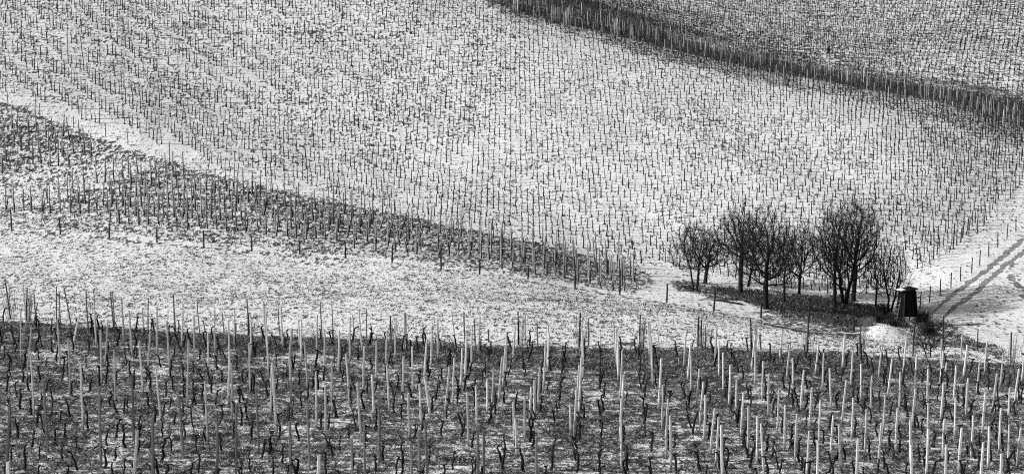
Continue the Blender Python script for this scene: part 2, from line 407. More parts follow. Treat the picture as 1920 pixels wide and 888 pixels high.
M_mud = wood_mat('frozen_mud', .06, .42, (1.6, .7, 2), .9, 0)
tv, tf = [], []
for L, (w0, w1) in ((L_rut, (.66, .44)), (L_rut2, (.64, .46))):
    seg = np.hypot(*np.diff(L, axis=0).T); cum = np.concatenate([[0], np.cumsum(seg)]); k = int(cum[-1] / .3); tt = np.linspace(0, cum[-1], k)
    X = np.interp(tt, cum, L[:, 0]); Y = np.interp(tt, cum, L[:, 1]); sm = np.ones(9) / 9
    X[4:-4] = np.convolve(X, sm, 'valid'); Y[4:-4] = np.convolve(Y, sm, 'valid')
    tx, ty = np.gradient(X), np.gradient(Y); nn = np.hypot(tx, ty); nx, ny = -ty / nn, tx / nn
    n0 = len(tv)
    for i in range(k):
        fade = min(1, (k - i) / 25)
        wl = (w0 + (w1 - w0) * i / k) * (.25 + .8 * vnoise(np.array([X[i]]), np.array([Y[i]]), .5, 61)[0]) * fade; wr = (w0 + (w1 - w0) * i / k) * (.25 + .8 * vnoise(np.array([X[i]]), np.array([Y[i]]), .45, 62)[0]) * fade
        for c in (-1, -.4, .4, 1):
            o_ = c * (wl if c < 0 else wr) * .75; x, y = X[i] + nx[i] * o_, Y[i] + ny[i] * o_
            tv.append((x, y, float(H(x, y)) + .022 - .012 * abs(c)))
    for i in range(k - 1):
        for c in range(3): a = n0 + i * 4 + c; tf.append((a, a + 1, a + 5, a + 4))
me = tri_mesh('track', tv, tf); me.materials.append(M_mud); tag(link('track', me), 'two muddy wheel ruts of a farm track in the snow', kind='structure')

# ------------------------------------------------------------------ grass (uncountable)
def scatter(reg, dens, seed):
    r = np.random.default_rng(seed); lo = reg.min(0); hi = reg.max(0); lo = np.maximum(lo, (-95, 74)); hi = np.minimum(hi, (95, 315))
    k = int(dens * np.prod(hi - lo)); P = lo + r.random((k, 2)) * (hi - lo)
    P = P[inside(reg, P[:, 0], P[:, 1])]
    u, v, d = project(np.stack([P[:, 0], P[:, 1], H(P[:, 0], P[:, 1])], -1))
    return P[(u > -380) & (u < 2320) & (v < 960) & (v > -70)]
def bare_here(P, seed, cell=1.1):
    i = np.clip(np.searchsorted(GX, P[:, 0]), 0, len(GX) - 1); j = np.clip(np.searchsorted(GY, P[:, 1]), 0, len(GY) - 1)
    return cover[j, i]
def grass(name, P, h, w, lean, mat, label, seed, blades=3, spread=.06):
    r = np.random.default_rng(seed); P = np.repeat(P, blades, 0); k = len(P)
    P = P + r.normal(0, spread, (k, 2)); z = H(P[:, 0], P[:, 1]) - .015
    base = np.concatenate([P, z[:, None]], 1); a = r.random(k) * 2 * pi; L = h * (.45 + .9 * r.random(k)); l = r.normal(0, lean, (k, 2))
    side = np.stack([np.cos(a), np.sin(a), 0 * a], -1) * (w * (.5 + r.random(k)))[:, None] / 2
    tip = base + np.stack([l[:, 0] * L, l[:, 1] * L, L * .9], -1); mid = base + (tip - base) * .55 + np.stack([0 * L, 0 * L, L * .12], -1)
    V = np.stack([base - side, base + side, mid + side * .7, tip, mid - side * .7], 1).reshape(-1, 3)
    T = (np.arange(k) * 5)[:, None] + np.arange(5)[None]
    me = tri_mesh(name, V, T); me.materials.append(mat)
    return tag(link(name, me), label, 'grass', kind='stuff')
P = scatter(R_front, 75, 31); c = .30 + .9 * vnoise(P[:, 0], P[:, 1], .55, 41) * vnoise(P[:, 0], P[:, 1], 1.4, 42) * 2
P = P[rng.random(len(P)) < np.clip(c - .25, 0, 1)]
grass('grass', P, .17, .035, 1.3, M_grass, 'dark dry grass lying over the snow between the front vines', 5, 2)
P = scatter(R_crest, 42, 32)
grass('grass', P, .16, .03, .5, M_grass, 'unbroken band of dark grass along the far edge of the front vineyard', 6, 2)
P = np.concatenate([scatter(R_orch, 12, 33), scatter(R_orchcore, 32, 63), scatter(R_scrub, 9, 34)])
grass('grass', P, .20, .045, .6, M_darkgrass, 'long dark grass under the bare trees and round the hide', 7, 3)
P = scatter(R_meadow, 9, 35); P = P[rng.random(len(P)) < vnoise(P[:, 0], P[:, 1], 2.6, 43) * .7 + .2]
grass('meadow_tufts', P, .11, .06, .8, M_tuft, 'small dark tufts poking through the snow of the meadow', 8, 3, .10)
P = scatter(R_path, 1.6, 71); grass('grass', P, .13, .07, .8, M_tuft, 'sparse tufts on the snowy path', 14, 3, .12)
P = scatter(R_mid, 8, 36); grass('grass', P, .17, .05, .7, M_tuft, 'grass tufts between the rows of the middle vineyard', 9, 3, .1)
P = scatter(R_hill, 3.0, 37); P = P[rng.random(len(P)) < np.clip(vnoise(P[:, 0], P[:, 1], 3.2, 44) * vnoise(P[:, 0], P[:, 1], 9, 45) * 2.2 - .1, .08, 1)]
grass('grass', P, .17, .08, .8, M_tuft, 'scattered dark tufts on the snow of the large slope', 10, 3, .12)
P = np.concatenate([scatter(R_band, 8, 38), scatter(R_bandfar, 2.5, 66), scatter(R_rim, 2.0, 67)]); grass('grass', P, .40, .05, .3, M_tuft, 'dark brush filling the hollow behind the ridge', 11, 3, .15)
P = np.concatenate([scatter(R_far, 1.5, 39), scatter(R_fardark, 1.2, 40)]); w_ = project(np.stack([P[:, 0], P[:, 1], H(P[:, 0], P[:, 1])], -1)); P = P[~((np.abs(w_[0] - 1553) < 11) & (w_[1] > 104) & (w_[1] < 140))]; grass('grass', P, .25, .09, .6, M_tuft, 'tufts on the far snowy slope', 12, 3, .15)

# ------------------------------------------------------------------ front vineyard: stakes
Z = 1579 / 320
ST = {
(0, 530): "220 5 245 455;318 70 338 400;352 180 310 410;205 240 192 735;305 405 245 925;290 630 316 1238;535 35 525 420;555 95 562 480;545 340 555 815;598 25 665 430;740 285 670 600;803 70 820 475;873 60 888 440;882 180 893 610;645 515 647 1048;760 740 770 1363;937 440 942 930;1005 340 970 770;1028 80 1055 460;1050 95 1065 460;1130 140 1145 570;1205 255 1225 685;1070 635 1070 1198;1300 540 1325 1040;1400 445 1355 890;1320 230 1330 430;1380 140 1370 470;1460 220 1455 650;1455 790 1493 1323;1550 350 1570 800",
(0, 708): "105 240 55 888 g;92 770 76 1330;415 20 440 680 g;940 80 935 830 g;1232 -30 1235 580 g;1285 480 1230 1040;1425 360 1415 960 g",
(320, 530): "30 110 45 460;120 190 100 590;175 535 155 1145;220 300 222 730;250 155 275 530;350 465 350 930;415 245 410 655;478 275 495 470;543 370 552 800;557 640 535 1125;570 740 568 1270;597 225 590 590;708 145 725 480;745 320 740 690;735 555 735 1015;863 170 890 600;888 280 905 870;940 755 925 1255;950 735 985 1388;998 245 1010 480;1023 230 1040 600;1130 420 1090 820;1110 645 1115 1120;1183 350 1195 600;1213 350 1210 720;1240 550 1267 980;1360 295 1350 660;1385 180 1400 500;1428 430 1421 905;1348 820 1350 1340;1495 190 1505 500;1563 440 1550 840;1495 730 1495 1230",
(320, 708): "325 30 345 600;85 170 115 735 g;440 480 420 1020 g;615 250 605 900 g;795 100 815 700 g;1105 400 1105 960 g;1270 200 1285 850 g;1435 80 1437 640;1380 715 1335 1260",
(640, 530): "85 350 80 720;105 295 115 510;165 260 195 640;235 250 235 580;280 400 285 530;45 655 75 1110;218 580 205 1020;330 530 318 940;290 850 305 1240;425 440 415 760;422 760 445 1190;465 420 465 535;507 345 500 700;583 275 580 625;597 275 602 620;580 680 568 1115;658 590 660 1010;755 365 762 550;795 520 768 900;840 400 828 780;893 345 895 700;1020 250 1055 550;1135 270 1145 560;1003 770 958 1200;1048 690 1032 1113;1120 600 1102 990;1160 500 1148 890;1210 405 1205 760;1230 335 1240 570;1282 325 1265 650;1360 425 1363 550;1410 780 1388 1208;1490 685 1460 1098;1520 585 1495 960;1530 455 1520 850;772 860 824 1240",
(640, 708): "155 35 188 590;725 50 738 470;622 150 635 560;1168 130 1178 630;1245 70 1255 460;1350 10 1348 325;215 400 222 960 g;775 400 795 920 g;720 500 718 1010 g;645 600 650 1100 g;1320 470 1320 1000 g;1260 500 1262 1010 g;350 180 350 770 g;100 560 100 1080 g",
(960, 530): "30 400 8 745;122 285 122 570;232 378 240 580;335 390 325 780;345 460 332 800;310 545 288 1015;260 775 238 1190;620 760 605 1190;650 455 657 880;640 690 615 1255;705 330 710 580;810 430 815 590;937 365 965 720;957 425 985 860;980 545 987 900;1017 620 1000 1110;1035 850 1018 1140;1258 370 1272 690;1272 375 1290 800;1285 490 1305 950;1378 695 1357 1172;1355 455 1355 600",
(960, 708): "15 220 28 620;30 370 45 725;118 160 120 590;178 85 163 450;210 15 205 375;535 235 545 610;598 95 577 580;1030 -20 1010 400;1015 185 1000 570;1005 340 1018 860;1393 65 1388 480;1443 190 1418 610;1430 280 1430 750;1458 340 1470 835;225 560 230 1080 g",
(1280, 560): "28 305 12 635;70 425 45 760;72 520 75 880;312 265 305 580;328 390 335 725;370 495 378 855;670 330 635 670;670 485 668 805;913 285 893 610;990 415 962 760;1010 545 1018 900;740 570 735 940;793 705 795 1090;437 605 430 987;152 645 125 1010;1118 660 1093 1037;1255 390 1225 705;1302 500 1295 845;1355 640 1375 985;1497 330 1478 645;1570 470 1555 810;1512 750 1475 1147;497 745 485 1137;190 765 160 1162;208 255 215 460;715 325 725 470",
(1280, 708): "207 155 200 575;293 275 258 710;328 360 303 840;350 430 370 960;557 140 540 540;605 260 605 680;687 350 685 800;720 420 757 930;883 105 875 500;943 250 945 650;1050 330 1038 780;1190 85 1175 470;1165 490 1145 930;1270 200 1265 600;1243 570 1243 1010;1385 345 1368 750;1440 425 1468 870;1570 180 1563 570",
(1600, 560): "65 600 69 940;265 415 232 740;352 550 318 895;165 710 160 1080;485 385 460 690;580 515 560 890;428 680 425 1030;687 650 687 1010;825 480 803 780;812 370 815 640;1003 290 995 560;945 620 928 950;1050 425 1018 730;1053 730 1045 1085;1160 565 1140 885;1232 390 1218 685;1320 685 1290 1040;1380 510 1358 825;1570 520 1560 760;1525 640 1495 970;825 770 808 1120",
(1600, 708): "568 100 545 460;690 235 687 640;685 470 675 930;285 150 275 525;402 275 392 700;115 285 105 705;258 415 232 830;35 560 30 1000;520 380 527 800;530 620 540 1060;840 375 828 760;938 180 935 560;855 615 853 1060;990 455 968 910;1103 345 1090 740;1190 590 1168 1030;1215 130 1198 500;1250 450 1245 840;1358 290 1350 680;1362 700 1362 1150;1443 90 1430 480;1432 430 1430 860;1540 455 1520 830",
}
stakes = []
for (ox, oy), s in ST.items():
    for e in s.split(';'):
        w = e.split(); x0, y0, x1, y1 = map(float, w[:4])
        stakes.append((ox + x1 / Z, oy + y1 / Z, ox + x0 / Z, oy + y0 / Z, len(w) > 4))
B = at([s[0] for s in stakes], [s[1] for s in stakes])
def stake_mesh(name, mat, seed, r=.055):
    # a split, slightly bent stake one metre long, pointed at its foot, weathered top
    q = random.Random(seed); b = MB(); k = 7
    bx, by = q.uniform(-.012, .012), q.uniform(-.012, .012); path = []; rad = []
    for i in range(k):
        t = i / (k - 1); path.append((bx * sin(pi * t) * 1.5, by * sin(pi * t), t)); rad.append(r * (1.06 - .2 * t) * q.uniform(.94, 1.06))
    path[0] = (0, 0, -.06); rad[0] *= .7
    b.tube(path, rad, 5); b.v[-1] = b.v[-1] + np.array((0, 0, -.012)); b.v[-2] = b.v[-2] + np.array((0, 0, .008))
    return b.mesh(name, mat)
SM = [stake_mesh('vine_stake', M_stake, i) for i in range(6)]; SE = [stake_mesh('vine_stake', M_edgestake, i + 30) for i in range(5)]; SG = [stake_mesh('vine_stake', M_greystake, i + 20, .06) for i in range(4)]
stake_pts = []; info = []
crest_poly = R_crest
for i, ((ub, vb, ut, vt, g), p) in enumerate(zip(stakes, B)):
    u, v, D = project(p); k = D / F
    L = max(.8, (vb - vt) * k / .985); lean = (ut - ub) * k / L
    info.append((i, ub, vb, p, L, math.degrees(math.asin(max(-.6, min(.6, lean)))), g))
used_first = {}
sroot = None
for i, ub, vb, p, L, ang, g in info:
    crest = vb < 642 + max(0, ub - 320) * .02 + (8 if ub > 1500 else 0)
    pool = SG if g else SE if crest and (i * 7) % 5 else SM
    me = pool[i % len(pool)]
    if sroot is None: sroot = o = link('vine_stake', me)
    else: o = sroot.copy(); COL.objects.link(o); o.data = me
    th = (.70 if crest else .92) + random.uniform(-.14, .16) + (.45 if vb > 900 and L > 1.9 and ub < 640 and not g else 0)
    o.location = p; o.scale = (th * 1.12, th * 1.12, L); o.rotation_euler = (random.uniform(-.04, .04), radians(ang), 0)
    tone_w = 'grey' if pool is not SM else 'pale'  # grey: stakes with shade put into their colour, plus darker edge stakes
    lean_w = 'left-leaning' if ang < -3.2 else 'right-leaning' if ang > 3.2 else 'upright'
    where = ('against the snowy meadow' if crest else 'in the nearest rows' if vb > 830 else
             'among the middle rows' if vb > 730 else 'in the upper rows')
    side = 'left third' if ub < 640 else 'middle' if ub < 1280 else 'right third'
    tag(o, f'{lean_w} {tone_w} wooden vine stake {where}, {side} of the photo', 'vine stake', 'stakes of the front vineyard')
    stake_pts.append((p, L, ang))
info_by_v = sorted(info, key=lambda t: t[1])

# ------------------------------------------------------------------ front vineyard: old vines
def vine_parts(seed):
    q = random.Random(seed); b = MB(); h = q.uniform(.62, .95); k = 8; x = y = 0; path = []; rad = []; tk = q.uniform(.036, .058)
    for i in range(k):
        t = i / (k - 1); path.append((x, y, t * h - .05)); rad.append(tk * (1.15 - .35 * t) * q.uniform(.8, 1.2))
        x += q.uniform(-.045, .045) + .02 * sin(seed); y += q.uniform(-.05, .05)
    b.tube(path, rad, 6)
    head = np.array(path[-1])
    arm = [head, head + (q.choice((-1, 1)) * q.uniform(.05, .12), q.uniform(-.1, .1), .06), head + (q.choice((-1, 1)) * q.uniform(.10, .2), q.uniform(-.15, .15), .1)]
    b.tube(arm, [.05, .038, .026], 5)
    c = MB()
    for j in range(q.randint(2, 5)):
        a = q.uniform(0, 2 * pi); L = q.uniform(.4, 1.25); pp = []; s = np.array(arm[q.randint(0, 2)])
        for i in range(6):
            t = i / 5; pp.append(s + np.array((cos(a) * L * t, sin(a) * L * t, (.28 * sin(pi * t * .8) + q.uniform(-.02, .02) - .1 * t) * (1 + q.random())))); 
        c.tube(pp, [.014 * (1 - .6 * i / 5) for i in range(6)], 3)
    return b.mesh('trunk', M_vine, True), c.mesh('cane', M_cane)
VP = [vine_parts(s) for s in range(24)]
vpos = []
for p, L, a in stake_pts:
    if random.random() < .62: vpos.append((p[0] + .16 + random.uniform(0, .06), p[1] + random.uniform(-.3, .1)))
# the rows run away from the camera, slightly to the right
yaw = (1130 - 960) / F
for i in range(-40, 40):
    x0 = .0 + 1.07 * i
    for j in range(40):
        y = 78 + 2.35 * j + random.uniform(-.8, .8)
        x = x0 + yaw * y + random.gauss(0, .05)
        if random.random() < .24: continue
        vpos.append((x, y))
vp = np.array(vpos); uv = project(np.stack([vp[:, 0], vp[:, 1], H(vp[:, 0], vp[:, 1])], -1))
ok = inside(R_front, vp[:, 0], vp[:, 1]) & (uv[0] > -300) & (uv[0] < 2250) & (uv[1] < 930)
vp = vp[ok]; vdist = uv[2][ok]
order = np.argsort(vdist + rng.normal(0, 9, len(vdist)) + 1000 * ((uv[0][ok] < -5) | (uv[0][ok] > 1925) | (uv[1][ok] > 895)))
near_idx = order[:300]; rest_idx = order[300:]
vroot = None
for n_, i in enumerate(near_idx):
    tm, cm = VP[random.randrange(24)]
    if vroot is None:
        vroot = o = link('grapevine', None); link('trunk', tm, o); link('cane', cm, o)
    else:
        o = copy_tree(vroot)
        for ch in o.children: ch.data = tm if ch.name.startswith('trunk') else cm
    x, y = vp[i]; o.location = (x, y, float(H(x, y))); o.rotation_euler.z = random.uniform(0, 6.28); s = random.uniform(.85, 1.15); o.scale = (s, s, s)
    u, v, d = project((x, y, float(H(x, y))))
    side = 'left third' if u < 640 else 'middle' if u < 1280 else 'right third'
    where = 'in the nearest rows' if v > 820 else 'in the middle rows' if v > 730 else 'in the farther rows'
    tag(o, f'gnarled black pruned grapevine {where}, {side} of the photo', 'grapevine', 'old vines of the front vineyard')
def merged(name, items, mat, label, cat):
    """items: (mesh, x, y, z, rotation, scale) joined into one uncountable mass"""
    VV = []; FF = {3: [], 4: [], 5: [], 6: []}; off = 0; cache = {}
    for me, x, y, z, r, s in items:
        if me.name not in cache:
            v = np.empty(len(me.vertices) * 3); me.vertices.foreach_get('co', v)
            cache[me.name] = (v.reshape(-1, 3), [tuple(p.vertices) for p in me.polygons])
        v, f = cache[me.name]; c_, s_ = cos(r), sin(r)
        sx, sz = s if isinstance(s, tuple) else (s, s)
        VV.append(np.stack([(v[:, 0] * c_ - v[:, 1] * s_) * sx + x, (v[:, 0] * s_ + v[:, 1] * c_) * sx + y, v[:, 2] * sz + z], -1))
        for t in f:
            t = tuple(k + off for k in t)
            while len(t) > 4: FF[4].append((t[0], t[1], t[2], t[3])); t = (t[0],) + t[3:]
            FF[len(t)].append(t)
        off += len(v)
    V = np.concatenate(VV); nq, ntri = len(FF[4]), len(FF[3])
    me = bpy.data.meshes.new(name); me.vertices.add(len(V)); me.vertices.foreach_set('co', V.astype(np.float32).ravel())
    lp = np.array([k for t in FF[4] for k in t] + [k for t in FF[3] for k in t], np.int32); me.loops.add(len(lp)); me.loops.foreach_set('vertex_index', lp)
    tot = np.array([4] * nq + [3] * ntri, np.int32); me.polygons.add(len(tot)); me.polygons.foreach_set('loop_start', np.concatenate([[0], np.cumsum(tot)[:-1]]).astype(np.int32)); me.polygons.foreach_set('loop_total', tot)
    me.update(calc_edges=True); me.materials.append(mat)
    return tag(link(name, me), label, cat, kind='stuff')
def place(me, x, y, s=1.0): return (me, x, y, float(H(x, y)), random.uniform(0, 6.28), s)
if len(rest_idx):
    merged('grapevines', [place(VP[random.randrange(24)][0], *vp[i], random.uniform(.85, 1.1)) for i in rest_idx], M_vine, 'remaining dark old vines of the farther front rows', 'grapevines')

# posts with dried vine canes bundled on them, along the far edge of the front vineyard
def bundle(seed, H_=1.9):
    q = random.Random(seed); b = MB(); path = [(0, 0, -.1), (q.uniform(-.02, .02), 0, H_ * .5), (q.uniform(-.05, .05), 0, H_)]
    b.tube(path, [.05, .045, .04], 6); c = MB()
    for j in range(22):
        x, y = q.gauss(.12, .15), q.gauss(0, .12); L = H_ * q.uniform(.5, 1.0); pp = []
        for i in range(5):
            t = i / 4; pp.append((x * (1 + .5 * t) + q.gauss(0, .02), y + q.gauss(0, .02), L * t - .02))
        c.tube(pp, [.011] * 5, 3, False)
    return b.mesh('post', M_darkpost), c.mesh('canes', M_cane)
BUN = [(20, 600, 68), (50, 603, 60), (465, 634, 44), (733, 643, 50), (972, 648, 62), (1086, 652, 65), (1200, 655, 64), (1308, 656, 62), (1316, 657, 56), (1409, 658, 60), (1513, 663, 70), (1613, 664, 55), (1711, 670, 58), (1895, 688, 62)]
bp = at([b[0] for b in BUN], [b[1] - 2 for b in BUN]); broot = None
BM = [bundle(s) for s in range(5)]
POSW = ['at the far left frame edge', 'second from the left edge', 'third from the left edge', 'left of the middle of the meadow edge', 'in the middle of the meadow edge', 'just right of the middle of the meadow edge', 'left of the trees, above the dense stakes', 'below the trees, taller of a pair', 'below the trees, shorter of a pair', 'below the tree with the low fork', 'below the right group of trees', 'left of the snow pile', 'in front of the hide', 'at the right frame end']
for (u, v, h), p, w, k in zip(BUN, bp, POSW, range(20)):
    tm, cm = BM[k % 5]
    if broot is None: broot = o = link('trellis_post', None); link('post', tm, o); link('cane_bundle', cm, o)
    else:
        o = copy_tree(broot)
        for ch in o.children: ch.data = tm if ch.name.startswith('post') else cm
    s = h * (np.linalg.norm(p) / F) / 1.9; o.location = p; o.scale = (1, 1, s); o.rotation_euler = (0, radians(-7 if k == 0 else random.uniform(-2, 2)), 0)
    tag(o, 'post wrapped in dry canes ' + w, 'trellis post', 'cane-wrapped posts along the front vineyard edge')

# ------------------------------------------------------------------ middle vineyard
def midvine(seed):
    q = random.Random(seed); b = MB(); h = q.uniform(.9, 1.3); path = []; rad = []; x = y = 0
    for i in range(6):
        t = i / 5; path.append((x + .05, y, t * h - .05)); rad.append(.05 * (1.1 - .4 * t)); x += q.uniform(-.05, .05); y += q.uniform(-.05, .05)
    b.tube(path, rad, 5); s = np.array(path[-1])
    for sg in (1, -1):
        if sg < 0 and q.random() < .35: continue
        L = q.uniform(.35, .8); pp = []
        for i in range(6):
            t = i / 5; pp.append(s + np.array((sg * L * t, q.uniform(-.03, .03), .28 * sin(pi * t) - .35 * t * t)))
        b.tube(pp, [.024 * (1 - .4 * i / 5) for i in range(6)], 4)
    return b.mesh('vine', M_vine, True)
MV = [midvine(s) for s in range(10)]
MS = [stake_mesh('stake', M_midstake, i + 40, .062) for i in range(5)]
cand = []
for i in range(-75, 40):
    for j in range(30):
        x = .86 * i + random.gauss(0, .07); y = 140 + 2.5 * j - .42 * (x + 20) * .6 + random.uniform(-.35, .35); cand.append((x, y))
cand = np.array(cand); cu = project(np.stack([cand[:, 0], cand[:, 1], H(cand[:, 0], cand[:, 1])], -1))
R_mid1 = region([(165, 345), (230, 325), (330, 326), (420, 346), (560, 378), (700, 404), (850, 438), (1000, 466), (1130, 492), (1200, 514), (1185, 545), (1140, 543), (1050, 522), (900, 496), (735, 472), (560, 458), (420, 445), (300, 428), (190, 416), (110, 410), (-60, 404), (-60, 392), (60, 386), (120, 364)])
ok = (inside(R_mid1, cand[:, 0], cand[:, 1]) | inside(R_mid2, cand[:, 0], cand[:, 1])) & (rng.random(len(cand)) < .93)
print('mid', ok.sum(), 'front vines', len(vp), 'stakes', len(stakes))
cand = cand[ok]; cd = cu[2][ok]; mo = np.argsort(cd); mroot = None
for n_, i in enumerate(mo[:300]):
    sm, vm = MS[random.randrange(5)], MV[random.randrange(10)]
    if mroot is None: mroot = o = link('trellised_vine', None); link('stake', sm, o); link('vine', vm, o)
    else:
        o = copy_tree(mroot)
        for ch in o.children: ch.data = sm if ch.name.startswith('stake') else vm
    x, y = cand[i]; o.location = (x, y, float(H(x, y)))
    L = random.uniform(1.8, 2.5)
    lean = random.gauss(0, 2.2); u, v, d = project((x, y, float(H(x, y))))
    if 700 < u < 850 and random.random() < .25: lean = random.choice((14, 18, -10))
    for ch in o.children:
        if ch.name.startswith('stake'): ch.scale = (1, 1, L)
    o.rotation_euler = (radians(random.gauss(0, 1.5)), radians(lean), random.uniform(-.3, .3))
    part = 'upper left corner plot' if inside(R_mid2, np.array([x]), np.array([y]))[0] else 'left end' if u < 400 else 'middle part' if u < 800 else 'right tip'
    lw = 'strongly slanting' if abs(lean) > 8 else 'straight'
    tag(o, f'{lw} grey stake with dark vine, {part} of the middle vineyard', 'trellised vine', 'staked vines of the middle vineyard')
if len(mo) > 300:
    merged('trellised_vines', [place(random.choice(MS), *cand[i], (1, 2.0)) for i in mo[300:]], M_midstake, 'remaining stakes at the back of the middle vineyard', 'stakes')
    merged('trellised_vines', [place(random.choice(MV), *cand[i]) for i in mo[300:]], M_vine, 'remaining dark vines at the back of the middle vineyard', 'vines')

# thin dark posts along the path above the middle vineyard
PP = [(15, 198, 26), (75, 219, 24), (67, 200, 24), (120, 238, 28), (138, 240, 22), (198, 256, 24), (240, 272, 24), (318, 306, 40), (390, 318, 26, 9), (445, 330, 24, 7), (560, 366, 24), (617, 380, 30), (677, 392, 30), (740, 404, 30), (803, 418, 32), (868, 436, 30), (925, 448, 26)]
pp_ = at([p[0] for p in PP], [p[1] for p in PP]); proot = None
PD = stake_mesh('path_post', M_darkpost, 77, .045)
for k, (a, p) in enumerate(zip(PP, pp_)):
    if proot is None: proot = o = link('path_post', PD)
    else: o = proot.copy(); COL.objects.link(o)
    o.location = p; L = a[2] * np.linalg.norm(p) / F; o.scale = (.9, .9, L); o.rotation_euler = (0, radians(a[3] if len(a) > 3 else random.uniform(-3, 3)), 0)
    order_w = ['first', 'third', 'second', 'fourth', 'fifth', 'sixth', 'seventh', 'eighth, tallest,', 'ninth, slanting,', 'tenth, slanting,', 'eleventh', 'twelfth', 'thirteenth', 'fourteenth', 'fifteenth', 'sixteenth', 'last'][k]
    tag(o, f'{order_w} thin dark post from the left along the snowy path', 'post', 'posts along the snowy path')

# dark fence posts between the meadow and the middle vineyard
FP = [(22, 434, 40, -2), (113, 440, 30, -2), (205, 447, 27), (294, 455, 28), (382, 465, 33), (472, 471, 28), (562, 477, 26), (648, 484, 33), (735, 493, 34), (827, 505, 36), (899, 514, 28), (990, 523, 26), (1078, 540, 35), (1162, 552, 46), (1250, 567, 36), (1338, 584, 42, 4), (1427, 596, 30), (1517, 604, 38), (1601, 622, 30)]
fp = at([p[0] for p in FP], [p[1] for p in FP]); froot = None; FM = stake_mesh('fence_post', M_darkpost, 78, .07)
ORD = ['first', 'second', 'third', 'fourth', 'fifth', 'sixth', 'seventh', 'eighth', 'ninth', 'tenth', 'eleventh', 'twelfth', 'thirteenth', 'fourteenth', 'fifteenth', 'sixteenth', 'seventeenth', 'eighteenth', 'last']
for k, (a, p) in enumerate(zip(FP, fp)):
    if froot is None: froot = o = link('fence_post', FM)
    else: o = froot.copy(); COL.objects.link(o)
    o.location = p; o.scale = (1, 1, a[2] * np.linalg.norm(p) / F); o.rotation_euler = (0, radians(a[3] if len(a) > 3 else random.uniform(-2, 2)), 0)
    tag(o, f'{ORD[k]} short black fence post from the left along the upper edge of the meadow', 'fence post', 'fence posts along the meadow')
# posts up the track
TP = [(1725, 579, 33), (1743, 567, 31), (1763, 553, 29), (1783, 540, 29), (1801, 527, 27), (1822, 513, 30), (1837, 498, 29), (1854, 482, 28), (1871, 464, 29), (1888, 450, 30), (1905, 435, 29)]
tp = at([p[0] for p in TP], [p[1] for p in TP]); troot = None; TM = stake_mesh('track_post', M_darkpost, 79, .05)
for k, (a, p) in enumerate(zip(TP, tp)):
    if troot is None: troot = o = link('track_post', TM)
    else: o = troot.copy(); COL.objects.link(o)
    o.location = p; o.scale = (1, 1, a[2] * np.linalg.norm(p) / F); o.rotation_euler = (0, radians(random.uniform(-1, 3)), 0)
    tag(o, f'{ORD[k] if k < 10 else "farthest"} thin dark post counted up the track from the hide', 'post', 'posts beside the track')
# a few single posts on the right
for (u, v, h, l) in ((1768, 654, 62, 'thin dark post right of the scrub, behind the small bare bush'), (1833, 655, 38, 'thin dark post standing before the dark bank of the right field')):
    p = at([u], [v])[0]; o = link('thin_post', TM, None, p); o.scale = (.8, .8, h * np.linalg.norm(p) / F); tag(o, l, 'post')

# ------------------------------------------------------------------ large hillside: young vines on single stakes
def hillvine(seed):
    q = random.Random(seed); b = MB(); h = q.uniform(.78, 1.15); x = y = 0; path = []; rad = []; lx = q.gauss(0, .014); th = q.uniform(.8, 1.15)
    for i in range(5):
        t = i / 4; path.append((x, y, t * h - .05)); rad.append(.048 * th * (1.15 - .4 * t)); x += q.uniform(-.035, .035) + lx; y += q.uniform(-.03, .03)
    b.tube(path, rad, 4)
    s = np.array(path[-1]); sg = q.choice((-1, 1, 1)); L = q.uniform(.05, .2)
    b.tube([s, s + (sg * L * .5, 0, .05), s + (sg * L, q.uniform(-.1, .1), -.05 * q.random())], [.02, .016, .012], 3)
    # trampled, bare earth heaped at the foot
    w = q.uniform(.08, .16); n0 = len(b.v); k = 7
    for i in range(k): a = 2 * pi * i / k; b.v.append(np.array((cos(a) * w * q.uniform(.8, 1.4), sin(a) * w * .8, -.03)))
    b.v.append(np.array((0, 0, .07)))
    for i in range(k): b.f.append((n0 + i, n0 + (i + 1) % k, n0 + k))
    return b.mesh('young_vine', M_hillvine)
HV = [hillvine(s) for s in range(32)]
cand = []
xs_ = [-78.0]
while xs_[-1] < 75: xs_.append(xs_[-1] + np.interp(xs_[-1], (-45, -25, 12, 30), (.475, .485, .525, .58)))
xs_ = np.array(xs_); gp = np.interp(xs_, (-45, -25, 12, 30, 42, 50), (-1.48, -1.43, -1.33, -1.2, -.9, -.8))
G_ = np.concatenate([[0], np.cumsum(gp[:-1] * np.diff(xs_))]); G_ -= np.interp(0, xs_, G_)
BY = np.interp(xs_, (-45, -25, 12, 30, 38, 48), (3.9, 3.5, 2.95, 2.7, 2.1, 1.9))
for i, x0 in enumerate(xs_):                      # the planting lines fan out over the slope
    for j in range(-45, 46):
        y = 190 + G_[i] + BY[i] * j
        if 140 < y < 260: cand.append((x0 + random.gauss(0, .025), y + random.gauss(0, float(np.interp(x0, (-35, -10), (.42, .09))))))
cand = np.array(cand); cu = project(np.stack([cand[:, 0], cand[:, 1], H(cand[:, 0], cand[:, 1])], -1))
ok = inside(R_hill, cand[:, 0], cand[:, 1]) & (rng.random(len(cand)) < .93)
cand = cand[ok]; cu = [c[ok] for c in cu]
print('hill vines', len(cand))
infr = (cu[0] > 5) & (cu[0] < 1915) & (cu[1] > 20)
key = np.where(infr, cu[2], 1e6); ho = np.argsort(key); hroot = None
